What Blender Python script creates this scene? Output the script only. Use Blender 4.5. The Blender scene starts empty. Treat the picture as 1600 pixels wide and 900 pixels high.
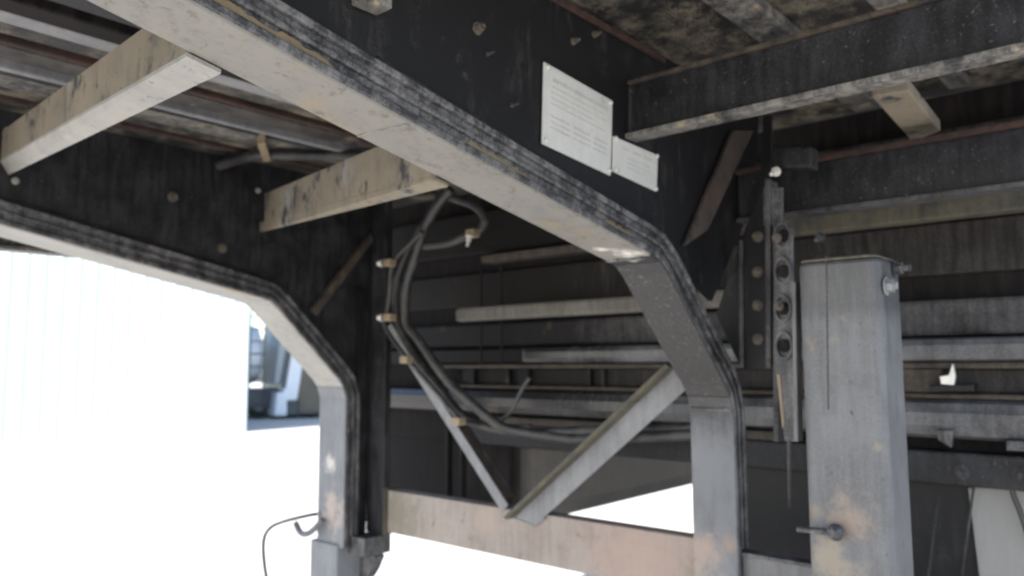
import bpy, bmesh, math, random
from mathutils import Vector, Matrix
random.seed(4)
SC = bpy.context.scene
COL = SC.collection
H = 1.45                                     # height of the lens above the ground

# ------------------------------------------------------------------ camera, sky, sun, exposure
F = 1226.0
ax = Vector((1074, 115, F)).normalized()
ay = Vector((-1413, 125, F)); ay = (ay - ax * ax.dot(ay)).normalized()
az = ax.cross(ay)
right = Vector((ax[0], ay[0], az[0])); down = Vector((ax[1], ay[1], az[1])); fwd = Vector((ax[2], ay[2], az[2]))
cd = bpy.data.cameras.new('camera'); cam = bpy.data.objects.new('camera', cd); COL.objects.link(cam)
cam.matrix_world = Matrix(((right.x, -down.x, -fwd.x, 0), (right.y, -down.y, -fwd.y, 0), (right.z, -down.z, -fwd.z, H), (0, 0, 0, 1)))
cd.sensor_width = 36; cd.lens = F / 1600 * 36; cd.clip_start = 0.02; cd.clip_end = 4000
cd.dof.use_dof = True; cd.dof.focus_distance = 0.95; cd.dof.aperture_fstop = 4.6
SC.camera = cam

SUN_EL, SUN_AZ = math.radians(40), math.radians(184)     # direction towards the sun, azimuth from +X towards +Y
w = bpy.data.worlds.new('World'); SC.world = w; w.use_nodes = True
nt = w.node_tree; bg = nt.nodes['Background']
sky = nt.nodes.new('ShaderNodeTexSky'); sky.sky_type = 'NISHITA'; sky.sun_disc = False
sky.sun_elevation = SUN_EL; sky.sun_rotation = math.pi / 2 - SUN_AZ
nt.links.new(sky.outputs[0], bg.inputs[0]); bg.inputs[1].default_value = 0.12
sl = bpy.data.lights.new('sun', 'SUN'); sl.energy = 4.5; sl.angle = math.radians(0.5); sl.color = (1, .95, .87)
so = bpy.data.objects.new('sun', sl); COL.objects.link(so)
sd = Vector((math.cos(SUN_EL) * math.cos(SUN_AZ), math.cos(SUN_EL) * math.sin(SUN_AZ), math.sin(SUN_EL)))
so.rotation_euler = sd.to_track_quat('Z', 'Y').to_euler(); so.location = (-3, 3, 8)
SC.view_settings.view_transform = 'Standard'; SC.view_settings.look = 'None'
SC.view_settings.exposure = 1.65; SC.view_settings.gamma = 1; SC.view_settings.use_curve_mapping = False
SC.cycles.filter_width = 2.0

# ------------------------------------------------------------------ helpers
def ray(px, py):
    return right * (px - 800) + down * (py - 450) + fwd * F
def at(axis, v, px, py):                     # the point of the plane axis = v that the photo shows at px, py (z above lens)
    d = ray(px, py); t = v / d[axis]
    return d * t
def up(p): return Vector((p[0], p[1], p[2] + H))

def N(t, k, **kw):
    n = t.nodes.new(k)
    for a, b in kw.items(): setattr(n, a, b)
    return n
def noise(t, vec, scale, detail=6, rough=.6):
    n = N(t, 'ShaderNodeTexNoise'); n.inputs['Scale'].default_value = scale
    n.inputs['Detail'].default_value = detail; n.inputs['Roughness'].default_value = rough
    t.links.new(vec, n.inputs['Vector']); return n.outputs['Fac']
def math_n(t, op, a, b, c=None, clamp=False):
    n = N(t, 'ShaderNodeMath', operation=op); n.use_clamp = clamp
    for i, v in enumerate((a, b, c)):
        if v is None: continue
        if isinstance(v, (int, float)): n.inputs[i].default_value = v
        else: t.links.new(v, n.inputs[i])
    return n.outputs[0]
def sstep(t, v, lo, hi):
    n = N(t, 'ShaderNodeMapRange', interpolation_type='SMOOTHSTEP')
    t.links.new(v, n.inputs['Value']); n.inputs['From Min'].default_value = lo; n.inputs['From Max'].default_value = hi
    return n.outputs[0]
def mix(t, f, a, b):
    n = N(t, 'ShaderNodeMix', data_type='RGBA')
    if isinstance(f, (int, float)): n.inputs['Factor'].default_value = f
    else: t.links.new(f, n.inputs['Factor'])
    for s, v in (('A', a), ('B', b)):
        i = [q for q in n.inputs if q.name == s and q.type == 'RGBA'][0]
        if isinstance(v, tuple): i.default_value = (*v, 1)
        else: t.links.new(v, i)
    return [q for q in n.outputs if q.type == 'RGBA'][0]
def new_mat(name):
    m = bpy.data.materials.new(name); m.use_nodes = True
    return m, m.node_tree, m.node_tree.nodes['Principled BSDF']

def dirt(name, paint, dust, cover, scale=7, width=.09, spots=(), rough=(.42, .85), bump=.12, zone=None, streak=.35, spec=.5, blotches=()):
    """painted steel with a coat of dust in streaks and patches; spots = (colour, amount, scale) stains"""
    m, t, b = new_mat(name)
    pos = N(t, 'ShaderNodeNewGeometry').outputs['Position']
    mp = N(t, 'ShaderNodeMapping'); mp.inputs['Scale'].default_value = (55, 55, 7); t.links.new(pos, mp.inputs[0])
    a = noise(t, pos, scale, 8, .68); s = noise(t, mp.outputs[0], 1, 4, .6); f = noise(t, pos, 190, 3, .7)
    v = math_n(t, 'MULTIPLY', a, .8 - streak)
    v = math_n(t, 'MULTIPLY_ADD', s, streak, v); v = math_n(t, 'MULTIPLY_ADD', f, .34, v)
    if zone:                                    # band of thinner coat: washed or rubbed away along X, painted-in shade along Y
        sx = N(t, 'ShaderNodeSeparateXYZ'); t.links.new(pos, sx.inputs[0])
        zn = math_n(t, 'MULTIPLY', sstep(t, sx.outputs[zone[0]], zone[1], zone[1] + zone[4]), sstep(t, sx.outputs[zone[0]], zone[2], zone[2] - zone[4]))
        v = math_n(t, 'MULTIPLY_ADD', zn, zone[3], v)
    th = .57 + (.5 - cover) * .5
    fac = sstep(t, v, th - width, th + width)
    tone = mix(t, noise(t, pos, scale * .5, 4), tuple(c * .72 for c in dust), tuple(min(1, c * 1.22) for c in dust))
    col = mix(t, fac, paint, tone)
    off = 3.1
    for c, amt, sc_ in spots:
        q = N(t, 'ShaderNodeMapping'); q.inputs['Location'].default_value = (off, off * .7, -off); t.links.new(pos, q.inputs[0]); off += 5.3
        h = .5 + (.5 - amt) * .5
        col = mix(t, sstep(t, noise(t, q.outputs[0], sc_, 7, .65), h - .05, h + .06), col, c)
    for (c0, rad, c) in blotches:                 # a single blotch with its own place and ragged outline
        dn = N(t, 'ShaderNodeVectorMath', operation='DISTANCE'); t.links.new(pos, dn.inputs[0]); dn.inputs[1].default_value = c0
        dd_ = math_n(t, 'MULTIPLY_ADD', math_n(t, 'SUBTRACT', noise(t, pos, 22, 8, .72), .5), rad * 3.6, dn.outputs['Value'])
        col = mix(t, math_n(t, 'MULTIPLY', sstep(t, dd_, rad * 1.35, rad * .1), .75), col, c)
    t.links.new(col, b.inputs['Base Color'])
    r = N(t, 'ShaderNodeMapRange'); t.links.new(fac, r.inputs['Value']); r.inputs['To Min'].default_value = rough[0]; r.inputs['To Max'].default_value = rough[1]
    t.links.new(r.outputs[0], b.inputs['Roughness']); b.inputs['Specular IOR Level'].default_value = spec
    bp = N(t, 'ShaderNodeBump'); bp.inputs['Strength'].default_value = bump; bp.inputs['Distance'].default_value = .004
    t.links.new(v, bp.inputs['Height']); t.links.new(bp.outputs[0], b.inputs['Normal'])
    return m
def plain(name, col, rough=.5, metal=0, var=.25, scale=20):
    m, t, b = new_mat(name)
    pos = N(t, 'ShaderNodeNewGeometry').outputs['Position']
    t.links.new(mix(t, noise(t, pos, scale, 6), tuple(c * (1 - var) for c in col), tuple(min(1, c * (1 + var)) for c in col)), b.inputs['Base Color'])
    b.inputs['Roughness'].default_value = rough; b.inputs['Metallic'].default_value = metal
    return m

TAN = (.30, .245, .165); RUST = (.11, .05, .028); BLACK = (.014, .014, .016)
M = {
 'black':   dirt('black_paint', (.009, .009, .0105), (.03, .029, .03), .30, spots=((.06, .05, .04), .08, 16) and (((.06, .052, .042), .10, 16),), rough=(.5, .8), spec=.3),
 'black2':  dirt('black_paint_dusty', (.008, .008, .0095), (.034, .034, .038), .42, scale=9, width=.13, spots=(((.085, .085, .09), .2, 120), ((.09, .075, .055), .06, 18)), rough=(.5, .8), spec=.3),
 'flange':  dirt('dusty_flange', (.034, .034, .037), (.19, .182, .165), .78, scale=6, width=.17, spots=(((.205, .175, .125), .27, 7), ((.12, .108, .09), .27, 34), ((.15, .15, .152), .2, 5), ((.06, .06, .062), .15, 80)), rough=(.5, .75), zone=(0, 1.50, 1.95, -.30, .06), blotches=(((1.485, .95, .246 + H), .035, (.8, .78, .72)), ((1.44, .99, .255 + H), .015, (.7, .68, .62)))),
 'knee':    dirt('speckled_knee_paint', (.022, .022, .024), (.10, .097, .092), .30, scale=75, width=.06, spots=(((.16, .155, .145), .2, 95), ((.012, .012, .013), .25, 70)), rough=(.5, .75), streak=.15, blotches=(((1.515, .955, .24 + H), .02, (.7, .68, .62)),)),
 'chordfar':dirt('dusty_far_flange', (.12, .12, .12), (.30, .295, .28), .74, scale=5, width=.16, spots=((TAN, .2, 6),), rough=(.5, .75)),
 'strip':   dirt('chord_side', (.018, .018, .021), (.16, .157, .158), .44, scale=14, width=.12, spots=((TAN, .12, 7), ((.085, .085, .09), .2, 120)), rough=(.45, .8)),
 'brace':   dirt('tan_crossmember', (.03, .03, .03), (.185, .157, .115), .70, scale=6, width=.12, spots=(((.2, .195, .18), .3, 4), ((.025, .025, .028), .32, 10), ((.05, .047, .04), .16, 60)), rough=(.55, .85)),
 'bracew':  dirt('pale_crossmember', (.15, .15, .155), (.27, .262, .24), .68, scale=9, width=.16, spots=(((.22, .19, .14), .25, 8), ((.09, .09, .095), .22, 50)), rough=(.42, .7)),
 'deck':    dirt('muddy_deck', (.010, .010, .012), (.15, .13, .094), .45, scale=9, width=.09, spots=(((.04, .026, .022), .25, 6), ((.010, .010, .012), .36, 2.2)), rough=(.6, .9), streak=.15),
 'deckdark':dirt('deck_rail_dirt', (.016, .014, .016), (.085, .074, .063), .42, scale=8, width=.14, spots=(((.2, .165, .11), .24, 6),), rough=(.45, .8)),
 'deckrib': dirt('worn_grey_rib', (.03, .03, .034), (.21, .2, .18), .48, scale=9, width=.14, spots=((TAN, .28, 10), ((.02, .02, .023), .25, 6)), rough=(.4, .7)),
 'rust':    dirt('rust', (.018, .011, .010), (.06, .03, .022), .5, scale=14, rough=(.8, .95)),
 'legplate':dirt('grey_leg_plate', (.034, .034, .037), (.158, .163, .175), .76, scale=7, width=.2, spots=(((.05, .05, .06), .15, 40), ((.13, .127, .12), .2, 95)), rough=(.45, .7), streak=.3, zone=(2, H - .22, H + .3, -.26, .12), blotches=((tuple(up(at(0, 1.9, 1095, 865))), .07, (.33, .25, .2)), (tuple(up(at(0, 1.9, 1140, 850))), .03, (.28, .2, .14)))),
 'legfar':  dirt('grey_far_leg', (.09, .092, .1), (.19, .197, .212), .66, scale=8, width=.2, spots=(((.06, .06, .068), .15, 40),), rough=(.45, .7), streak=.4, blotches=((tuple(up(at(0, 1.9, 515, 725))), .035, (.62, .57, .52)), (tuple(up(at(0, 1.9, 520, 800))), .08, (.42, .34, .29)))),  # small pale patch on the leg face, a pinkish one below it
 'leg':     dirt('grey_leg', (.056, .055, .057), (.148, .148, .153), .62, scale=9, width=.22, spots=(((.045, .045, .05), .17, 50), ((.2, .16, .12), .13, 6), ((.17, .155, .125), .16, 12)), rough=(.4, .65), streak=.45, zone=(2, H + .07, H + .6, -.2, .05), blotches=((tuple(up(at(0, 1.6, 1322, 805))), .045, (.25, .19, .145)), (tuple(up(at(0, 1.6, 1275, 800))), .02, (.2, .17, .12)), (tuple(up(at(0, 1.6, 1300, 880))), .05, (.24, .2, .15)), (tuple(up(at(0, 1.6, 1372, 700))), .012, (.2, .17, .13)))),  # upper part set darker by a thinner coat
 'pink':    dirt('faded_red_oxide', (.17, .13, .11), (.30, .262, .235), .6, scale=5, width=.2, spots=(((.2, .185, .15), .25, 6), ((.12, .105, .09), .2, 26)), rough=(.6, .85), blotches=((tuple(up(at(0, 2.05, 622, 800))), .10, (.17, .16, .115)), (tuple(up(at(0, 2.05, 1000, 880))), .22, (.33, .24, .2)), (tuple(up(at(0, 2.05, 760, 810))), .08, (.31, .25, .21)))),
 'rib':     dirt('grey_rib', (.012, .011, .012), (.10, .098, .10), .5, scale=8, width=.2, spots=(((.05, .04, .03), .2, 9),), rough=(.6, .8), streak=.3, spec=.15, zone=(1, 1.3, 4, -.32, .8)),  # coat thins towards far Y: shade painted into the colour
 'tube':    dirt('shiny_grey_tube', (.022, .021, .022), (.15, .153, .163), .52, scale=6, width=.22, spots=(((.05, .042, .036), .22, 8),), rough=(.25, .45), streak=.25, zone=(1, 1.2, 4, -.3, .9)),  # darkens towards the far beam, shadow put into the paint
 'grime_shaded':   dirt('brown_black_grime_shaded', (.013, .0115, .011), (.046, .043, .041), .48, scale=10, width=.15, spots=(((.085, .08, .078), .14, 110), ((.09, .07, .048), .08, 12)), rough=(.6, .85), streak=.5, spec=.15, zone=(1, 1.4, 4, -.3, .8)),  # far side darkened on top of the dirt to paint in the shadow
 'pale':    dirt('pale_brace_paint', (.10, .10, .105), (.22, .222, .23), .6, scale=8, width=.2, spots=(((.2, .17, .13), .18, 9),), rough=(.4, .65), streak=.4),
 'railp':   dirt('dusty_cross_rail', (.06, .057, .054), (.16, .152, .138), .6, scale=10, width=.2, spots=(((.12, .095, .065), .25, 14),), rough=(.6, .8), streak=.5, spec=.2),
 'hazy':    dirt('grey_brown_rail', (.05, .046, .043), (.12, .11, .10), .5, scale=5, width=.2, rough=(.55, .8), streak=.3),
 'wall':    dirt('bulkhead_paint', (.007, .006, .0065), (.024, .020, .019), .45, scale=7, width=.12, spots=(((.05, .042, .034), .08, 30),), rough=(.7, .9), spec=.15, streak=.55),
 'strap':   dirt('brown_strap', (.022, .018, .017), (.07, .052, .043), .55, scale=12, rough=(.7, .9)),
 'olive':   dirt('olive_dirt', (.03, .03, .028), (.10, .09, .062), .55, scale=10, width=.12, rough=(.6, .9)),
 'brown':   dirt('brown_dirt', (.022, .018, .016), (.075, .058, .042), .48, scale=16, width=.1, rough=(.7, .9)),
 'hose':    dirt('dusty_black_hose', (.02, .02, .022), (.07, .066, .06), .4, scale=18, width=.15, rough=(.4, .75), streak=.1),
 'clip':    plain('tan_clip', (.22, .17, .11), .6),
 'white':   plain('pale_bolt_end', (.55, .54, .50), .4),
 'bolt':    dirt('bolt', (.035, .03, .026), (.115, .095, .075), .55, scale=40),
 'plate':   dirt('data_plate_metal', (.42, .425, .42), (.56, .56, .54), .6, scale=6, width=.3, rough=(.3, .45), bump=.03, spots=(((.30, .29, .27), .16, 14), ((.25, .23, .2), .1, 60))),
 'print':   plain('grey_print', (.42, .42, .42), .6),
 'bright':  plain('scraped_steel', (.75, .74, .70), .3, .4, .3, 40),
 'panel':   dirt('pale_panel', (.17, .17, .168), (.24, .236, .23), .6, scale=3, width=.25, spots=(((.15, .145, .14), .12, 8),)),
}

def finish(bm, name, mat, parent=None, bev=.002, smooth=False):
    bmesh.ops.remove_doubles(bm, verts=bm.verts, dist=1e-5)
    bmesh.ops.recalc_face_normals(bm, faces=bm.faces)
    if smooth:
        for f in bm.faces: f.smooth = True
    me = bpy.data.meshes.new(name); bm.to_mesh(me); bm.free()
    me.materials.append(M[mat] if isinstance(mat, str) else mat)
    o = bpy.data.objects.new(name, me); COL.objects.link(o)
    if parent:
        o.parent = parent; o.matrix_parent_inverse = parent.matrix_world.inverted() if parent.parent is None else Matrix()
    if bev:
        b = o.modifiers.new('bevel', 'BEVEL'); b.width = bev; b.segments = 2; b.limit_method = 'ANGLE'; b.angle_limit = math.radians(35)
    return o
def g_prism(bm, pts, vec):                   # planar polygon given a thickness
    vec = Vector(vec); a = [bm.verts.new(p) for p in pts]; b = [bm.verts.new(Vector(p) + vec) for p in pts]
    n = len(a); bm.faces.new(a); bm.faces.new(b[::-1])
    for i in range(n): bm.faces.new((a[i], b[i], b[(i + 1) % n], a[(i + 1) % n]))
def g_box(bm, x0, x1, y0, y1, z0, z1):
    g_prism(bm, [(x0, y0, z0 + H), (x1, y0, z0 + H), (x1, y1, z0 + H), (x0, y1, z0 + H)], (0, 0, z1 - z0))
def g_bar(bm, p, q, u, v):                   # bar from p to q, section spanned by the vectors u and v
    u, v = Vector(u), Vector(v)
    g_prism(bm, [p, Vector(p) + u, Vector(p) + u + v, Vector(p) + v], Vector(q) - Vector(p))
def g_tube(bm, pts, r, seg=12, sub=1, ends=True, corr=0):
    P = [Vector(p) for p in pts]
    if sub > 1:
        out = []
        for i in range(len(P) - 1):
            a, b, c, d = P[max(i - 1, 0)], P[i], P[i + 1], P[min(i + 2, len(P) - 1)]
            for k in range(sub):
                s = k / sub
                out.append(.5 * ((2 * b) + (c - a) * s + (2 * a - 5 * b + 4 * c - d) * s * s + (3 * b - a - 3 * c + d) * s ** 3))
        P = out + [P[-1]]
    rings = []; nrm = None
    for i, p in enumerate(P):
        t = (P[min(i + 1, len(P) - 1)] - P[max(i - 1, 0)]).normalized()
        if nrm is None: nrm = t.orthogonal().normalized()
        nrm = (nrm - t * nrm.dot(t)).normalized(); bn = t.cross(nrm)
        rr = r * (1 + (corr if i % 2 else 0))
        rings.append([bm.verts.new(p + (nrm * math.cos(6.2832 * k / seg) + bn * math.sin(6.2832 * k / seg)) * rr) for k in range(seg)])
    for a, b in zip(rings, rings[1:]):
        for k in range(seg): bm.faces.new((a[k], a[(k + 1) % seg], b[(k + 1) % seg], b[k]))
    if ends: bm.faces.new(rings[0][::-1]); bm.faces.new(rings[-1])
def g_bolt(bm, p, n, r=.011, h=.009, shank=.02):   # hex head plus washer and thread end
    n = Vector(n).normalized(); u = n.orthogonal().normalized(); v = n.cross(u); p = Vector(p)
    for rr, h0, h1, s in ((r * 1.45, 0, .003, 16), (r, .003, .003 + h, 6), (r * .55, .003 + h, .003 + h + shank * .3, 10)):
        g_prism(bm, [p + n * h0 + (u * math.cos(6.2832 * k / s) + v * math.sin(6.2832 * k / s)) * rr for k in range(s)], n * (h1 - h0))
def part(name, mat, parent, fn, bev=.002, smooth=False, label=None):
    bm = bmesh.new(); fn(bm); o = finish(bm, name, mat, parent, bev, smooth)
    if label: o['label'] = label
    return o
def empty(name, loc, label, cat, group=None):
    o = bpy.data.objects.new(name, None); COL.objects.link(o); o.location = loc; o.matrix_world = Matrix.Translation(loc)
    o['label'] = label; o['category'] = cat
    if group: o['group'] = group
    return o
def tag(o, label, cat, group=None):
    """a thing that is one mesh: origin moved to its base"""
    vs = [v.co.copy() for v in o.data.vertices]; n = len(vs)
    c = Vector((sum(v.x for v in vs) / n, sum(v.y for v in vs) / n, min(v.z for v in vs)))
    o.data.transform(Matrix.Translation(-c)); o.location = c; o.matrix_world = Matrix.Translation(c)
    o['label'] = label; o['category'] = cat
    if group: o['group'] = group
    return o

# ------------------------------------------------------------------ ground
m, t, b = new_mat('pale_gravel'); pos = N(t, 'ShaderNodeNewGeometry').outputs['Position']
c1 = mix(t, noise(t, pos, 1.2, 8, .7), (.50, .48, .45), (.66, .64, .61)); c2 = mix(t, sstep(t, noise(t, pos, 60, 4, .7), .35, .65), (.44, .42, .40), c1)
t.links.new(c2, b.inputs['Base Color']); b.inputs['Roughness'].default_value = .95
bp = N(t, 'ShaderNodeBump'); bp.inputs['Strength'].default_value = .5; bp.inputs['Distance'].default_value = .01
t.links.new(noise(t, pos, 70, 4, .7), bp.inputs['Height']); t.links.new(bp.outputs[0], b.inputs['Normal'])
bm = bmesh.new(); R_ = 1500
vs = [bm.verts.new((x, y, 0)) for x, y in ((-R_, -R_), (R_, -R_), (R_, R_), (-R_, R_))]; bm.faces.new(vs)
ground = finish(bm, 'ground', m, None, 0); ground['kind'] = 'structure'

# ------------------------------------------------------------------ trailer: one thing, everything welded or bolted to it is a part
TR = empty('trailer', (1.9, 1.75, 0), 'dirty black steel drop-frame trailer seen from underneath, with dusty beams, braces and landing leg', 'trailer')
DZ = .745                                     # underside of the raised deck, above the lens

# main beams: a bottom chord that slopes down, bends and becomes the leg; a deep black web above it
path = [(-.5, .6248), (.435, .446), (1.515, .240), (1.555, .230), (1.588, .206), (1.862, -.056), (1.886, -.086), (1.90, -.128), (1.90, -.16), (1.90, -.70)]
def offs(pth, d):
    out = []
    for i, (x, z) in enumerate(pth):
        a = Vector(pth[max(i - 1, 0)]); c = Vector(pth[min(i + 1, len(pth) - 1)])
        t_ = (c - a).normalized(); out.append((x - t_.y * d, z + t_.x * d))
    return out
def g_ribbon(bm, d0, d1, y0, y1, pth=path):
    A, B = offs(pth, d0), offs(pth, d1); rows = []
    for (xa, za), (xb, zb) in zip(A, B):
        rows.append([bm.verts.new((x, y, z + H)) for x, y, z in ((xa, y0, za), (xa, y1, za), (xb, y1, zb), (xb, y0, zb))])
    for p, q in zip(rows, rows[1:]):
        for k in range(4): bm.faces.new((p[k], p[(k + 1) % 4], q[(k + 1) % 4], q[k]))
    bm.faces.new(rows[0]); bm.faces.new(rows[-1][::-1])

def main_beam(y0, y1, far):
    yw = y0 + .03
    top = offs(path, .07)
    if far:
        poly = [(x, yw, z + H) for x, z in top] + [(2.03, yw, -.72 + H), (2.03, yw, DZ + H), (-.5, yw, DZ + H)]
        lab = 'black dusty web of the far beam with two rusty bolts'
    else:
        i = next(k for k, p in enumerate(top) if p[0] > 1.70)
        poly = [(x, yw, z + H) for x, z in top[:i]]
        poly += [tuple(up(at(1, yw, *q))) for q in ((1113, 470), (1163, 348), (1183, 300), (1186, 205))]
        poly[-1] = (poly[-1][0], yw, DZ + H)
        poly += [(-.5, yw, DZ + H)]
        lab = 'clean black web of the near beam behind the two data plates'
    beam = part('main_beam', 'black2' if far else 'black', TR, lambda bm: g_prism(bm, poly, (0, .012, 0)), 0, label=lab)
    part('bottom_chord', 'chordfar' if far else 'flange', beam, lambda bm: g_ribbon(bm, 0, .014, y0 + .003, y1, path[:-3] if far else path[:3]), .003)
    if not far: part('knee_plate', 'knee', beam, lambda bm: g_ribbon(bm, 0, .014, y0 + .003, y1, path[2:-3]), .002, label='dark speckled sloping knee of the near beam')
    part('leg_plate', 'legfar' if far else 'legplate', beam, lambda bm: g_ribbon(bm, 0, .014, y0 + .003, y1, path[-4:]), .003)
    part('chord_side', 'strip', beam, lambda bm: g_ribbon(bm, .016, .07, y0 + .012, y0 + .026), .002)
    for d0, d1, pr in ((.005, .019, 0), (.036, .046, .004), (.059, .072, .002)):
        part('edge_ridge', 'strip', beam, lambda bm: g_ribbon(bm, d0, d1, y0 + pr, y0 + .02), .003)
    part('chord_back', 'strip', beam, lambda bm: g_ribbon(bm, .016, .07, y1 - .02, y1 - .004), .002)
    return beam
near = main_beam(.905, 1.03, False)
farb = main_beam(2.517, 2.69, True)
def mudcake(bm, x0, x1, d0, d1, y):
    n = 26; A = []
    for k in range(n + 1):
        x = x0 + (x1 - x0) * k / n; z = .446 - .1913 * (x - .435)
        w_ = (d1 - d0) * (.55 + .45 * random.random()) * min(1, 4 * min(k, n - k) / n + .25)
        A.append([bm.verts.new((x, yy, z + dd + H)) for yy, dd in ((y, d0), (y - .006, d0 + .002), (y - .006, d0 + w_), (y, d0 + w_))])
    for p, q in zip(A, A[1:]):
        for k in range(4): bm.faces.new((p[k], p[(k + 1) % 4], q[(k + 1) % 4], q[k]))
    bm.faces.new(A[0]); bm.faces.new(A[-1][::-1])
mud = plain('dried_mud', (.175, .135, .082), .95, 0, .4, 60)
for x0, x1, d0, d1 in ((.44, .67, .019, .034), (.90, 1.12, .018, .032), (1.33, 1.45, .019, .033), (.2, .42, .047, .058)):
    part('dried_mud', mud, near, lambda bm: mudcake(bm, x0, x1, d0, d1, .919), 0)
# bolts and scraps on the near web
for px, py, mt in ((745, 45, 'bolt'), (895, 65, 'bolt'), (928, 54, 'bolt'), (761, 85, 'rib'), (799, 165, 'rib')):
    part('bolt', mt, near, lambda bm: g_bolt(bm, up(at(1, .934, px, py)), (0, -1, 0), .008 if px < 750 else .0055 if px > 850 else .003), 0)
q = up(at(1, .93, 575, 10)); part('bracket', 'deckrib', near, lambda bm: (g_box(bm, q.x - .03, q.x + .02, .895, .934, q.z - H - .008, q.z - H + .02), g_box(bm, q.x - .03, q.x - .015, .88, .895, q.z - H - .02, q.z - H + .03)), .003)
for px, py in ((270, 308), (347, 388)):
    part('bolt', 'bolt', farb, lambda bm: g_bolt(bm, up(at(1, 2.545, px, py)), (0, -1, 0), .012, .012), 0, label='rusty tan bolt head')
# weld beads where plates meet
def bead(parent, a, c, r=.004, mt='strip'):
    n = max(6, int((c - a).length / .008)); P = [a + (c - a) * (k / n) + Vector((random.uniform(-1, 1), random.uniform(-1, 1), random.uniform(-1, 1))) * .0012 for k in range(n + 1)]
    part('weld_bead', mt, parent, lambda bm: g_tube(bm, P, r, 8, 1, True, .35), 0, True)
bead(near, Vector((1.897, .912, -.118 + H)), Vector((1.897, 1.026, -.118 + H)))
bead(near, Vector((1.515, .93, .2395 + H)), Vector((1.515, 1.026, .2395 + H)))
bead(near, Vector((.80, .912, .376 + H)), Vector((.79, 1.026, .378 + H)), .0025, 'flange')
bead(near, Vector((1.478, .932, .515 + H)), Vector((1.478, .932, .625 + H)), .005, 'black2')
bead(near, Vector((.75, .934, .475 + H)), Vector((1.5, .934, .331 + H)), .004, 'black2')
bead(farb, Vector((.75, 2.545, .47 + H)), Vector((1.5, 2.545, .327 + H)), .005, 'black2')
# diagonal rusty stiffener on the near web
def p_on(axis, v, *pts): return [up(at(axis, v, *p)) for p in pts]
part('stiffener', 'strap', near, lambda bm: g_prism(bm, p_on(1, .93, (1140, 205), (1172, 205), (1100, 360), (1064, 385)), (0, -.012, 0)), .002, label='rusty diagonal strap')
part('stiffener', 'brown', farb, lambda bm: g_prism(bm, p_on(1, 2.545, (574, 365), (576, 378), (490, 492), (482, 484)), (0, -.03, 0)), .002)
part('weld_seam', 'rust', near, lambda bm: g_box(bm, .6, 1.63, .924, .932, DZ - .02, DZ - .006), .001)

# far post beside the far beam
def post(bm):
    g_box(bm, 2.03, 2.04, 2.44, 2.546, -.66, DZ); g_box(bm, 2.04, 2.062, 2.44, 2.45, -.66, DZ)
fp = part('frame_post', 'black2', TR, post, .002)
part('edge_trim', 'rib', fp, lambda bm: g_box(bm, 2.02, 2.03, 2.528, 2.535, -.62, DZ - .06), .001)
part('edge_trim', 'rib', farb, lambda bm: g_prism(bm, p_on(1, 2.53, (558, 455), (567, 455), (566, 570), (559, 600)), (0, -.004, 0)), .001)

# deck boards and ribs
dk = part('deck', 'deck', TR, lambda bm: g_box(bm, -.55, 2.62, -.02, 3.12, DZ + .004, DZ + .06), .002, label='mud-splashed underside of the raised deck')
for yy, wd, dp, mt in ((1.15, .10, .02, 'black'), (1.30, .08, .05, 'black2'), (1.46, .09, .045, 'wall'), (1.60, .12, .03, 'black2'), (1.72, .07, .04, 'wall'), (1.805, .06, .032, 'pale'), (1.90, .10, .012, 'deck'), (1.985, .02, .02, 'rust'), (2.05, .085, .02, 'deckdark'), (2.125, .022, .035, 'pale'), (2.16, .04, .03, 'black2'), (2.25, .11, .022, 'deckrib'), (2.36, .08, .012, 'deck'), (2.43, .018, .02, 'rust'), (2.50, .08, .012, 'deck')):
    part('deck_rib', mt, dk, lambda bm: g_box(bm, -.53, 2.30, yy - wd / 2, yy + wd / 2, DZ - dp, DZ + .002), .006)
for yy, wd, dp, mt in ((.66, .075, .03, 'deckrib'), (.43, .055, .022, 'deckrib'), (.18, .03, .015, 'rust')):
    part('deck_rib', mt, dk, lambda bm: g_box(bm, -.53, 2.30, yy - wd / 2, yy + wd / 2, DZ - dp, DZ + .002), .006)
part('side_rail', 'deckrib', TR, lambda bm: (g_box(bm, -.55, 2.1, 3.10, 3.13, .40, DZ), g_box(bm, -.55, 2.1, 3.06, 3.10, .40, .415)), .003)

# braces between near chord and far web
def brace(near_f, far_f, sh, u0, u1, mside, mbot, cut=1.0):
    a, c = up(near_f), up(far_f); e = a + (c - a) * cut
    o = part('crossmember', mside, TR, lambda bm: g_bar(bm, a, e, (.006, 0, 0), (0, 0, sh)), .001)
    def fl(bm):
        q = [a + Vector((-.001, 0, -.0005)), a + u0 + Vector((0, 0, -.0005)), c + u1 + Vector((0, 0, -.0005)), c + Vector((-.001, 0, -.0005))]
        t_ = Vector((0, 0, -.006)); A = [bm.verts.new(p) for p in q]; B = [bm.verts.new(p + t_) for p in q]
        for tri in ((0, 1, 2), (0, 2, 3)):
            bm.faces.new([A[k] for k in tri]); bm.faces.new([B[k] for k in tri][::-1])
        for k in range(4): bm.faces.new((A[k], B[k], B[(k + 1) % 4], A[(k + 1) % 4]))
    part('bottom_flange', mbot, o, fl, 0)
    return o
c1 = brace(Vector((.498, 1.029, .433)), Vector((.696, 2.543, .588)), .085, Vector((.05, .0, -.010)), Vector((.022, 0, -.034)), 'brace', 'bracew')
c1['label'] = 'tan angle crossmember with a pale bottom face'
c2 = brace(Vector((.966, 1.029, .343)), Vector((1.524, 2.545, .518)), .10, Vector((.035, 0, -.008)), Vector((.0, 0, -.03)), 'brace', 'brace', .95)
c2['label'] = 'tan angle crossmember streaked with black'
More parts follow.
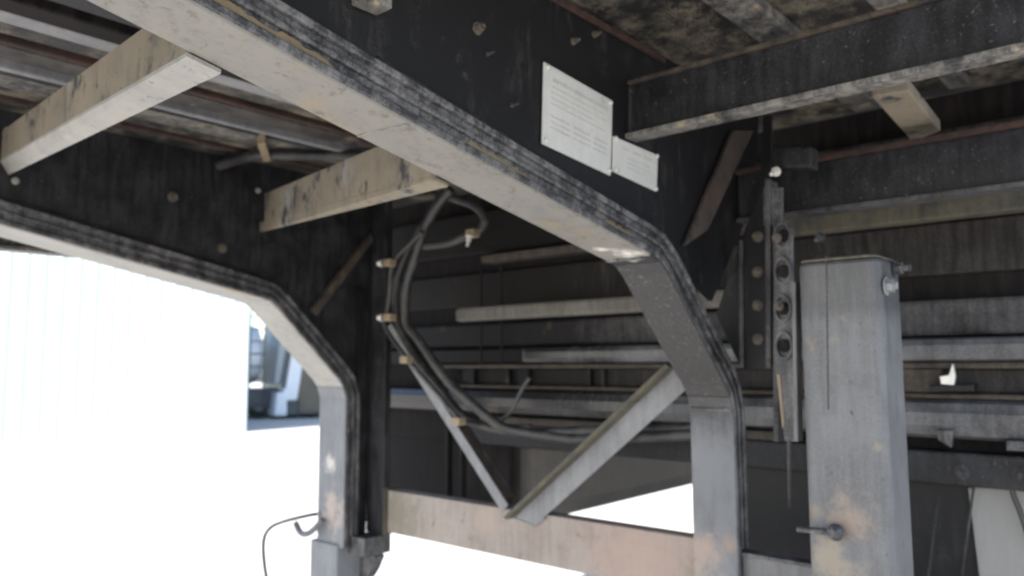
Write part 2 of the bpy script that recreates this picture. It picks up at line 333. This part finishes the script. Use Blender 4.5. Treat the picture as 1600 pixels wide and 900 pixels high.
for px, py, pr in ((403, 298, c2), (24, 283, c1), (12, 204, c1)):
    part('bolt', 'bracew', pr, lambda bm: g_bolt(bm, up(at(1, 2.535, px, py)), (-.3, -1, 0), .007, .014, .01), 0, label='pale bolt end')

# outrigger crossbeams on the near side
def chan(bm, x, y0, y1, z0, z1, lip, dirx):
    g_box(bm, x, x + .008, y0, y1, z0, z1)
xb = part('outrigger', 'black2', TR, lambda bm: chan(bm, 1.478, -.12, .934, .512, .627, 0, 1), .002, label='black outrigger with a pale lower flange')
part('bottom_flange', 'deckrib', xb, lambda bm: g_box(bm, 1.453, 1.498, -.12, .932, .4995, .5115), .002)
part('top_flange', 'brown', xb, lambda bm: g_box(bm, 1.468, 1.508, -.12, .932, .6275, .637), .002)
for yy in (.22,):
    part('deck_hanger', 'deckrib' if yy > .5 else 'olive', xb, lambda bm: g_box(bm, 1.473, 1.488, yy, yy + .05, .638, DZ), .002)
hat = part('stringer', 'brace', TR, lambda bm: g_prism(bm, [up(v) for v in (at(2, .565, 1362, 152), at(2, .565, 1420, 142), at(2, .565, 1470, 205), at(2, .565, 1425, 222))], (0, 0, .03)), .004, label='short tan stringer between two outriggers')

# bulkhead at the drop: stacked rails the full width
BX = 2.35
bk = part('bulkhead', 'wall', TR, lambda bm: (g_box(bm, BX + .06, BX + .08, -.15, 3.12, -.33, DZ), g_box(bm, BX + .06, BX + .08, 2.12, 3.1, -.66, -.33)), .002)
def rail(name, mat, z0, z1, x0=BX - .0, dep=.06, y0=-.14, y1=2.33, bev=.006, rnd=False, label=None):
    def f(bm):
        if not rnd: g_box(bm, x0, x0 + dep, y0, y1, z0, z1)
        else: g_tube(bm, [(x0 + (z1 - z0) / 2, y0, (z0 + z1) / 2 + H), (x0 + (z1 - z0) / 2, y1, (z0 + z1) / 2 + H)], (z1 - z0) / 2, 24)
    return part(name, mat, bk, f, 0 if rnd else bev, rnd, label)
xb2 = part('crossbeam', 'black2', TR, lambda bm: g_box(bm, 2.02, 2.03, -.12, .93, .395, .517), .002, label='dark blue-black crossbeam in front of the bulkhead')
part('top_flange', 'rust', xb2, lambda bm: g_box(bm, 2.0, 2.05, -.12, .93, .5175, .53), .002)
part('bottom_flange', 'rib', xb2, lambda bm: g_box(bm, 2.0, 2.06, -.12, .93, .383, .3945), .002)
rail('bulkhead_rail', 'grime_shaded', .462, .64, BX + .02, .03, y1=3.08)
rail('bulkhead_rail', 'olive', .385, .447, BX - .03, y1=.94)
rail('ledge', 'brown', .415, .447, BX - .02, .07, .94, 2.2)
rail('bulkhead_rail', 'grime_shaded', .24, .383, BX + .03, .025, y1=3.08)
rail('cross_rail', 'railp', .174, .230, BX - .09, .05, 1.05, 2.28, .012, False, 'pale dusty cross rail')
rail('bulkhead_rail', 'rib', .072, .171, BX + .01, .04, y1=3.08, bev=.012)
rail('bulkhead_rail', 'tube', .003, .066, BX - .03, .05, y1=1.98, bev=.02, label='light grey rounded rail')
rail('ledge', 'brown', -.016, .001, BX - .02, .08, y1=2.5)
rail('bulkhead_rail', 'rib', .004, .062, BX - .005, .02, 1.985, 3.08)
rail('recess', 'grime_shaded', -.08, -.016, BX + .005, .02)
for yy, ww in ((2.24, .03), (2.05, .02), (1.95, .05), (1.66, .012), (1.60, .012), (1.3, .04), (.8, .1), (.52, .1)):
    rail('spacer', 'brown' if yy < 1 else 'rib', -.078, -.017, BX - .02, .05, yy, yy + ww, .002)
rail('ledge', 'brown', -.095, -.081, BX - .02, .08, y1=2.5)
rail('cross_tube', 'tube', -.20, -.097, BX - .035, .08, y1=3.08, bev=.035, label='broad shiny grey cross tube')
rail('ledge', 'brown', -.232, -.204, BX - .03, .08, .95, 2.2)
rail('bulkhead_rail', 'black2', -.318, -.234, BX - .02, .08)
for yy in (2.18, 2.07): rail('post_edge', 'rib', .0, .40, BX - .04, .008, yy, yy + .007, .002)
for yy in (2.37, 2.29): rail('post_edge', 'rib', -.62, -.2, BX - .04, .03, yy, yy + .014, .003)
# rear frame beyond the bulkhead
part('rear_rail', 'hazy', TR, lambda bm: g_box(bm, 2.5, 9, 2.06, 2.3, -.655, -.262), .075, label='deep dark side rail running back under the rear floor')
part('rear_floor', 'black', TR, lambda bm: g_box(bm, 2.5, 9, -.12, 3.1, -.26, -.2), .002)

# lower tie beam and the two braces that meet on it
tie = part('tie_beam', 'pink', TR, lambda bm: (g_box(bm, 2.05, 2.058, .98, 2.438, -.652, -.49), g_box(bm, 2.058, 2.11, .98, 2.438, -.498, -.49), g_box(bm, 2.058, 2.11, .98, 2.438, -.652, -.644)), .003, label='faded pinkish tie beam across the bottom')
part('end_plate', 'olive', tie, lambda bm: g_box(bm, 2.03, 2.12, 2.438, 2.446, -.66, -.48), .002)
def angle(p0, p1, width, depth, side, label, mface, medge):
    a, c = up(at(0, 2.05, *p0)), up(at(0, 2.05, *p1)); d = (c - a).normalized()
    n = Vector((1, 0, 0)).cross(d).normalized() * side
    o = part('diagonal_brace', mface, TR, lambda bm: g_bar(bm, a, c, n * width, (.006, 0, 0)), .001, label=label)
    part('angle_leg', medge, o, lambda bm: g_bar(bm, a - Vector((depth, 0, 0)), c - Vector((depth, 0, 0)), n * .006, (depth, 0, 0)), .001)
    return o
def brace_l():
    a, c = up(at(0, 2.03, 603, 515)), up(at(0, 2.03, 784, 800)); d = (c - a).normalized(); n = Vector((1, 0, 0)).cross(d).normalized()
    if n.z < 0: n = -n
    o = part('diagonal_brace', 'pale', TR, lambda bm: g_bar(bm, a, c, n * .038, (.006, 0, 0)), .001, label='narrow pale brace leaning down to the right')
    part('angle_leg', 'brown', o, lambda bm: g_bar(bm, a + n * .032 + Vector((.006, 0, 0)), c - d * .03 + n * .032 + Vector((.006, 0, 0)), n * .006, (.055, 0, 0)), .001)  # brown paints in the shade on this leg of the angle
def brace_r():
    o = part('diagonal_brace', 'pale', TR, lambda bm: g_prism(bm, p_on(0, 2.04, (1052, 568), (1090, 560), (1090, 592), (852, 806), (836, 820), (800, 806)), (.006, 0, 0)), .001, label='broad grey brace leaning down to the left')
    part('angle_leg', 'olive', o, lambda bm: g_prism(bm, p_on(0, 2.039, (1052, 568), (1057, 573), (804, 809), (800, 805)), (-.045, 0, 0)), .001)
brace_l(); brace_r()
for a, c in (((800, 808), (836, 821)), ((836, 821), (852, 808))):
    bead(tie, up(at(0, 2.044, *a)), up(at(0, 2.044, *c)), .004, 'pale')

# mounting bracket of the landing leg
def bracket(bm):
    g_prism(bm, p_on(0, 1.95, (1192, 180), (1206, 180), (1206, 577), (1158, 577), (1118, 492), (1166, 352), (1187, 300)), (.008, 0, 0))
br = part('mounting_bracket', 'black', TR, bracket, .002)
part('slotted_plate', 'strip', br, lambda bm: g_prism(bm, p_on(0, 1.82, (1209, 352), (1238, 354), (1239, 440), (1246, 690), (1226, 690), (1209, 560)), (.01, 0, 0)), .002, label='dark plate with a column of slotted holes, tapering downward')
for px, y0_, y1_ in ((1199, 280, 575), (1211, 350, 690)):
    part('flange_edge', 'rib', br, lambda bm: g_prism(bm, p_on(0, 1.83, (px - 4, y0_), (px + 4, y0_), (px + 5, y1_), (px - 3, y1_)), (.05, 0, 0)), .002)
part('flange_edge', 'leg', br, lambda bm: g_prism(bm, p_on(0, 1.66, (1237, 440), (1243, 440), (1247, 690), (1240, 690)), (.03, 0, 0)), .002)
part('flange_edge', 'rib', br, lambda bm: g_prism(bm, p_on(0, 1.93, (1154, 375), (1159, 375), (1160, 575), (1155, 575)), (.01, 0, 0)), .002)
part('strap', 'rib', br, lambda bm: g_prism(bm, p_on(0, 1.75, (1229, 690), (1234, 690), (1234, 795), (1231, 795)), (.01, 0, 0)), .002)
part('upper_plate', 'strip', br, lambda bm: g_prism(bm, p_on(0, 1.84, (1192, 292), (1222, 292), (1222, 352), (1192, 352)), (.012, 0, 0)), .003)
part('clamp', 'black2', br, lambda bm: g_prism(bm, p_on(0, 1.84, (1205, 228), (1268, 228), (1268, 262), (1205, 262)), (.05, 0, 0)), .006)
for py in (370, 425, 477, 530):
    part('bolt', 'bolt', br, lambda bm: g_bolt(bm, up(at(0, 1.948, 1184, py)), (-1, 0, 0), .010, .012, .03), 0)
for px, py in ((1213, 268), (1282, 370)):
    part('bolt', 'white' if py < 300 else 'rib', br, lambda bm: g_bolt(bm, up(at(0, 1.83, px, py)), (-1, 0, -.4), .008, .012, .06), 0)
def ring(bm, c, n, R0, R1, h):
    n = Vector(n).normalized(); u = Vector((0, 0, 1)); v = n.cross(u) * .62; k = 24
    L = [[bm.verts.new(c + n * hh + (u * math.cos(6.2832 * i / k) + v * math.sin(6.2832 * i / k)) * rr) for i in range(k)] for rr, hh in ((R0, 0), (R0, h), (R1, h), (R1, 0))]
    for a, b_ in zip(L, L[1:] + L[:1]):
        for i in range(k): bm.faces.new((a[i], a[(i + 1) % k], b_[(i + 1) % k], b_[i]))
for px, py in ((1224, 368), (1224, 424), (1224, 482), (1226, 540)):
    part('slot_ring', 'strip', br, lambda bm: ring(bm, up(at(0, 1.8195, px, py)), (-1, 0, 0), .026, .034, .008), .001)
    part('slot', 'wall', br, lambda bm: g_bolt(bm, up(at(0, 1.8195, px, py)), (-1, 0, 0), .011, .002, .001), 0)
for px, py in ((1214, 372), (1217, 478)):
    part('bolt', 'bolt', br, lambda bm: g_bolt(bm, up(at(0, 1.8, px, py)), (-1, 0, 0), .008, .008, .02), 0)
part('plate_streak', 'clip', br, lambda bm: g_prism(bm, p_on(0, 1.819, (1214, 585), (1219, 585), (1226, 660), (1223, 670)), (-.002, 0, 0)), 0, label='tan mud streak')

# landing leg: square tube with rounded corners
def rtube(bm, x0, x1, y0, y1, z0, z1, r, k=5):
    P = []
    for cx, cy, a0 in ((x1 - r, y1 - r, 0), (x0 + r, y1 - r, 90), (x0 + r, y0 + r, 180), (x1 - r, y0 + r, 270)):
        for i in range(k + 1):
            a = math.radians(a0 + 90 * i / k); P.append((cx + r * math.cos(a), cy + r * math.sin(a), z0 + H))
    g_prism(bm, P, (0, 0, z1 - z0))
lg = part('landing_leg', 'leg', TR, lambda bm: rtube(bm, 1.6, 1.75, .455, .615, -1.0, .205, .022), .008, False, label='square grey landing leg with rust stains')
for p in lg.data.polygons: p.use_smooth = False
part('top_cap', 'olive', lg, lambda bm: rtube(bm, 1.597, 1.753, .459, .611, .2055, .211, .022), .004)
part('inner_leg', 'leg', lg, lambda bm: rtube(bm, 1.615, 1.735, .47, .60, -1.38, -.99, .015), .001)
part('foot', 'strip', lg, lambda bm: (g_box(bm, 1.53, 1.82, .40, .67, -1.449, -1.43), g_box(bm, 1.57, 1.78, .45, .62, -1.43, -1.38)), .004)
part('bolt', 'pale', lg, lambda bm: g_bolt(bm, up(at(1, .453, 1384, 447)), (0, -1, 0), .013, .012, .02), 0)
part('bolt', 'strip', lg, lambda bm: g_bolt(bm, up(at(1, .453, 1398, 420)), (0, -1, 0), .012, .012, .05), 0)
part('weld_seam', 'rib', lg, lambda bm: g_prism(bm, p_on(0, 1.599, (1290, 400), (1292, 400), (1295, 640), (1293, 640)), (.003, 0, 0)), 0)
pl = part('tie_plate', 'leg', TR, lambda bm: g_box(bm, 1.93, 1.945, .56, .91, -.80, -.485), .003, label='grey tie plate between beam leg and landing leg')
part('top_edge', 'strip', pl, lambda bm: g_box(bm, 1.915, 1.96, .56, .91, -.4845, -.475), .002)
part('pivot_rod', 'strip', lg, lambda bm: (g_tube(bm, [up(at(0, 1.585, 1246, 826)), up(at(0, 1.585, 1300, 832))], .006, 12), g_tube(bm, [up(at(0, 1.575, 1305, 832)), up(at(0, 1.6, 1305, 832))], .016, 16)), 0, True)

# far leg foot and hook, cut plates
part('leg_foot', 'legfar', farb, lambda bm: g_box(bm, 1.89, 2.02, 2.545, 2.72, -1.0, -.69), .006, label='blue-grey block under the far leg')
part('leg_foot', 'strip', farb, lambda bm: (g_box(bm, 1.94, 2.07, 2.44, 2.54, -.73, -.66), g_prism(bm, p_on(0, 2.0, (548, 850), (584, 848), (580, 862), (586, 872), (578, 892), (570, 905), (548, 905)), (.05, 0, 0))), .004, label='dark ragged block under the far leg')
part('hook', 'leg', farb, lambda bm: g_tube(bm, [Vector((1.88, 2.62, -.60 + H)), Vector((1.86, 2.68, -.655 + H)), Vector((1.86, 2.74, -.665 + H)), Vector((1.86, 2.78, -.63 + H))], .012, 10, 5), 0, True)
part('leg_foot', 'leg', near, lambda bm: g_box(bm, 1.88, 2.06, .88, 1.05, -1.0, -.702), .006)

# right rear: pale panel, black cross rail with bolts, strings
rp = part('rear_panel', 'panel', TR, lambda bm: g_prism(bm, p_on(0, 2.42, (1512, 762), (1720, 757), (1720, 1020), (1545, 1020)), (.02, 0, 0)), .003, label='pale grey rear panel')
part('rear_panel', 'black', TR, lambda bm: g_box(bm, 2.45, 2.47, -.14, 1.2, -.85, -.32), .002, label='black rear panel')
for px, py in ((1503, 738), (1596, 741)):
    part('bolt', 'rib', bk, lambda bm: g_bolt(bm, up(at(0, 2.328, px, py)), (-1, 0, 0), .013, .01, .05), 0)
part('hanger', 'strip', bk, lambda bm: g_prism(bm, p_on(0, 2.31, (1462, 672), (1490, 672), (1486, 700), (1466, 688)), (.03, 0, 0)), .003)
part('hanger', 'strip', bk, lambda bm: g_prism(bm, p_on(0, 2.31, (1572, 688), (1612, 690), (1612, 706), (1572, 704)), (.03, 0, 0)), .003)
part('fin', 'bright', bk, lambda bm: g_prism(bm, p_on(0, 2.30, (1468, 588), (1470, 600), (1490, 602), (1492, 588), (1488, 568), (1482, 586)), (.02, 0, 0)), .002, label='small silver fin')
part('fin_base', 'black', bk, lambda bm: g_prism(bm, p_on(0, 2.30, (1452, 602), (1522, 600), (1522, 612), (1452, 612)), (.06, 0, 0)), .003)

for a, c_ in (((1466, 775), (1448, 920)), ((1522, 758), (1500, 920))):
    part('thin_rod', 'rib', TR, lambda bm: g_tube(bm, [up(at(0, 2.40, *a)), up(at(0, 2.40, *c_))], .003, 8), 0, True)
bm = bmesh.new(); g_tube(bm, [up(at(0, 2.38, *p)) for p in ((1578, 752), (1584, 775), (1594, 800), (1604, 830), (1610, 860))], .007, 10, 6)
tag(finish(bm, 'cable', 'hose', None, 0, True), 'short black cable hanging in front of the pale grey rear panel', 'cable')

# data plates riveted on the near web
def plate(corners, rows, label):
    P = p_on(1, .932, *corners)
    o = part('data_plate', 'plate', TR, lambda bm: g_prism(bm, P, (0, -.004, 0)), .0012, label=label)
    def bil(u, v): return (P[0] * (1 - u) + P[1] * u) * (1 - v) + (P[3] * (1 - u) + P[2] * u) * v + Vector((0, -.0045, 0))
    def line(bm, u0, u1, v, h, dash):              # one row of worn print, too faint to read: a ragged strip
        n = int((u1 - u0) / dash * 3) + 2; lo, hi, lo2, hi2 = [], [], [], []
        for k in range(n + 1):
            u = u0 + (u1 - u0) * k / n; t0, t1 = (.42, .58) if random.random() < .3 else (random.uniform(0, .2), random.uniform(.7, 1))
            lo.append(bm.verts.new(bil(u, v + h * t1))); hi.append(bm.verts.new(bil(u, v + h * t0)))
            lo2.append(bm.verts.new(bil(u, v + h * t1) + Vector((0, -.0004, 0)))); hi2.append(bm.verts.new(bil(u, v + h * t0) + Vector((0, -.0004, 0))))
        for k in range(n):
            for A_, B_ in ((lo2, hi2), (hi2, hi), (lo, lo2), (hi, lo)): bm.faces.new((A_[k], A_[k + 1], B_[k + 1], B_[k]))
        for k in (0, n): bm.faces.new((lo[k], lo2[k], hi2[k], hi[k]))
    for v, h, segs, dash in rows:
        for u0, u1 in segs: part('print_line', 'print', o, lambda bm: line(bm, u0, u1, v, h, dash), 0)
    for u, v in ((.04, .05), (.96, .05), (.04, .95), (.96, .95)):
        part('rivet', 'bright', o, lambda bm: g_bolt(bm, bil(u, v), (0, -1, 0), .0035, .002, .002), 0)
plate(((848, 97), (955, 158), (952, 275), (845, 225)), [(.13, .06, [(.12, .92)], .045), (.24, .02, [(.1, .85)], .03), (.31, .02, [(.1, .9)], .03), (.38, .02, [(.1, .7)], .03), (.45, .02, [(.1, .88)], .03), (.60, .03, [(.1, .36), (.42, .66), (.72, .93)], .03), (.67, .03, [(.1, .36), (.42, .66), (.72, .93)], .03), (.74, .03, [(.1, .36), (.42, .66), (.72, .93)], .03)], 'larger white data plate with faint print')
plate(((956, 213), (1026, 243), (1024, 300), (955, 268)), [(.18, .09, [(.18, .36), (.42, .6), (.66, .86)], .05), (.42, .05, [(.3, .8)], .04), (.55, .05, [(.3, .8)], .04), (.68, .05, [(.3, .7)], .04)], 'smaller white data plate beside the larger one')

# ------------------------------------------------------------------ hoses: each hangs loose from the frame
def hose(pts, r, x, label, name='air_hose', cat='hose', group='air hoses behind the near beam', mat='hose', **kw):
    bm = bmesh.new(); g_tube(bm, [up(at(0, x + (p[2] if len(p) > 2 else 0), p[0], p[1])) for p in pts], r, 12, 8, **kw)
    return tag(finish(bm, name, mat, None, 0, True), label, cat, group)
hose([(705, 296), (685, 320), (663, 357), (646, 410), (636, 443), (633, 477), (636, 507), (653, 530), (676, 563), (700, 595), (727, 622), (760, 650, .03), (790, 669, .08), (847, 680, .13), (897, 686, .15), (960, 684, .15), (1090, 678, .15)], .018, 2.0, 'rightmost thick black hose of the bundle behind the beam')
hose([(690, 306), (668, 342), (643, 380), (626, 417), (618, 450), (618, 483), (625, 513), (646, 553), (665, 580), (692, 612), (715, 642), (740, 660, .03), (780, 672, .08), (840, 677, .12), (900, 674, .14), (1090, 668, .14)], .017, 2.02, 'thick black hose in the middle of the bundle, between the thin line and its neighbour')
hose([(660, 362), (640, 382), (620, 402), (611, 423), (609, 457), (605, 487), (600, 505), (612, 528), (640, 565), (668, 597), (690, 622), (706, 642), (728, 660, .04), (770, 666, .12), (830, 666, .16)], .009, 1.97, 'thin black line at the left edge of the hose bundle, through the tan clamps')
hose([(690, 303), (715, 312), (742, 322), (757, 342), (750, 360), (735, 366), (700, 380), (655, 385)], .015, 2.02, 'short black hose looping to the right under the deck')
hose([(775, 663), (800, 640), (815, 610), (828, 590)], .008, 2.1, 'short black hose rising behind the bundle above the V braces')
bm = bmesh.new(); g_tube(bm, [up(at(2, .70, *p)) for p in ((318, 268), (350, 256), (380, 247), (410, 242), (450, 243), (500, 243), (560, 244), (620, 246), (680, 250), (760, 262))], .016, 12, 14, True, .16)
tag(finish(bm, 'conduit', 'hose', None, 0, True), 'ribbed black conduit clipped under the muddy deck between the crossmembers', 'conduit')
part('clip', 'clip', dk, lambda bm: (g_prism(bm, p_on(2, .682, (402, 226), (414, 223), (424, 252), (412, 254)), (0, 0, .005)), g_prism(bm, p_on(2, .684, (402, 226), (414, 223), (414, 228), (404, 231)), (0, 0, .055))), .001, label='tan strap over the ribbed conduit')
for px, py, s in ((606, 411, 1), (606, 496, 1), (632, 562, 0), (713, 658, 0), (735, 365, 2)):
    c = at(0, 1.95, px, py)
    cl = part('hose_clamp', 'clip', TR, lambda bm: g_box(bm, c.x - .015, c.x + .02, c.y - .028, c.y + .012, c.z - .014, c.z + .014), .004)
    if s == 1: part('bolt', 'white', cl, lambda bm: g_bolt(bm, up(c) + Vector((-.005, .028, 0)), (-.6, 1, 0), .011, .014, .01), 0)
    if s == 2: part('bolt', 'white', cl, lambda bm: g_bolt(bm, up(c) + Vector((-.015, -.01, -.012)), (-.3, 0, -1), .009, .016, .06), 0)
bm = bmesh.new(); g_tube(bm, [up(at(0, 1.88, *p)) for p in ((494, 803), (470, 808), (440, 816), (421, 826), (412, 845), (413, 880), (419, 920), (426, 990))] , .007, 10, 8)
tag(finish(bm, 'loop_wire', 'rib', None, 0, True), 'thin grey wire looping out from the foot of the far leg', 'wire')

# ------------------------------------------------------------------ background: pale corrugated shed and parked trucks
A, B = Vector(up(at(2, -H, 0, 692))), Vector(up(at(2, -H, 385, 675)))
A.z = B.z = 0; d = (B - A).normalized(); L0 = 14; nrm = Vector((d.y, -d.x, 0))
if nrm.dot(-A) < 0: nrm = -nrm
mshed = plain('white_siding', (.43, .505, .52), .5, 0, .05, 2); mroof = plain('grey_roof', (.35, .36, .37), .5)
bs = empty('shed', (A + (B - A) * .5) - nrm * 3, 'long white corrugated metal shed standing across the bright yard', 'shed')
def siding(bm):
    n = int((L0 + (B - A).length) / .3); pts = []
    o0 = B - d * (n * .3)
    for i in range(n):
        for u, h in ((0, 0), (.2, 0), (.225, .018), (.275, .018)):
            pts.append(o0 + d * (i * .3 + u) + nrm * h)
    pts.append(B); pts += [B - nrm * 6, o0 - nrm * 6]
    g_prism(bm, pts, (0, 0, 6))
part('wall', mshed, bs, siding, 0)
def roof(bm):
    a = B - d * (L0 + 5) + Vector((0, 0, 6.02)); e = B + d * .3 + Vector((0, 0, 6.02))
    g_prism(bm, [e + nrm * .4, e - nrm * 3 + Vector((0, 0, 1.2)), e - nrm * 6.4], a - e)
part('roof', mroof, bs, roof, 0)

mwt = plain('white_paint', (.75, .78, .82), .35, 0, .05, 2); mgl = plain('pale_glass', (.36, .39, .40), .5); mdk = plain('dark_rubber', (.04, .042, .045), .7)
mgy = plain('dark_chassis', (.08, .085, .09), .6)
def wheel(parent, c, axis, r=.5, wd=.28):
    axis = Vector(axis)
    wh = part('wheel', mdk, parent, lambda bm: g_tube(bm, [c - axis * wd / 2, c + axis * wd / 2], r, 28), .03)
    part('rim', mwt, wh, lambda bm: g_tube(bm, [c - axis * (wd / 2 + .01), c + axis * (wd / 2 + .01)], r * .5, 20), .01)
def gpt(px, py): v = up(at(2, -H, px, py)); v.z = 0; return v
# tank trailer
T0 = gpt(384, 657); T1 = gpt(436, 655); dd = (T1 - T0).normalized(); back = Vector((-dd.y, dd.x, 0));
if back.dot(T0) < 0: back = -back
tt = empty('tank_trailer', T0 + back * 1.2, 'white tank trailer with a rear ladder, parked beside the shed', 'trailer')
T0 = T0 - dd * 1.2
part('tank', mwt, tt, lambda bm: g_tube(bm, [T0 + back * 1.2 + Vector((0, 0, 1.75)) - dd * 3, T0 + back * 1.2 + Vector((0, 0, 1.75)) + dd * 1.7], .8, 32), .1, True)
part('chassis', mgy, tt, lambda bm: g_prism(bm, [T0 - dd * 3 + back * .3 + Vector((0, 0, .3)), T0 + dd * 2.1 + back * .3 + Vector((0, 0, .3)), T0 + dd * 2.1 + back * 2.1 + Vector((0, 0, .3)), T0 - dd * 3 + back * 2.1 + Vector((0, 0, .3))], (0, 0, .5)), .02)
for s in (-2.2, -.4, .75, 1.7): wheel(tt, T0 + dd * s + back * .8 + Vector((0, 0, .4)), back, .4)
LP = T0 + dd * 1.72 + back * .3
def ladder(bm):
    for s in (0, -.4):
        g_tube(bm, [LP + dd * s + Vector((0, 0, .1)), LP + dd * s + Vector((0, 0, 2.95))], .022, 8)
    for k in range(8): g_tube(bm, [LP + Vector((0, 0, .4 + k * .34)), LP - dd * .4 + Vector((0, 0, .4 + k * .34))], .016, 8)
part('ladder', mgy, tt, ladder, 0)
# semi truck seen side on, cut by the far leg
S0 = gpt(428, 656)
sr = empty('parked_truck', S0 + dd * 2 + back * 1.3, 'white parked truck with a sloping windscreen, half hidden behind the far beam leg', 'truck')
def side(o, name, m, poly, b0, b1, bev=.02):
    return part(name, m, o, lambda bm: g_prism(bm, [S0 + dd * u + back * b0 + Vector((0, 0, v)) for u, v in poly], back * (b1 - b0)), bev)
mbr = plain('brown_load', (.15, .13, .10), .8, 0, .4, 2)
cb = side(sr, 'cab', mwt, [(.24, .5), (.20, .85), (.40, 2.05), (.62, 3.5), (1.0, 3.6), (.62, .5)], 0, 2.4, .04)
side(cb, 'windscreen', mgl, [(.02, .95), (.17, .95), (.36, 2.05), (.55, 3.3), (.45, 3.3), (.12, 2.0)], .1, 2.3, .01)
side(cb, 'door_pillar', mgy, [(.18, .82), (.28, .82), (.47, 2.1), (.70, 3.3), (.60, 3.3), (.37, 2.05)], -.03, -.005, .005)
side(cb, 'bumper', mwt, [(-.02, .1), (.34, .08), (.33, .7), (.05, .74)], -.05, 2.45, .06)
part('mirror_arm', mgy, cb, lambda bm: g_tube(bm, [S0 + dd * -.18 + Vector((0, 0, .74)), S0 + dd * .1 + Vector((0, 0, .82))], .03, 8), 0)
side(sr, 'cargo_body', mbr, [(.66, .15), (5, .15), (5, 3.7), (.72, 3.7)], .05, 2.4, .03)
side(sr, 'chassis', mgy, [(.3, .1), (5, .1), (5, .5), (.3, .5)], .1, 2.3, .02)
for s in (1.3, 3.2, 4.4): wheel(sr, S0 + dd * s + back * .35 + Vector((0, 0, .5)), back, .5)
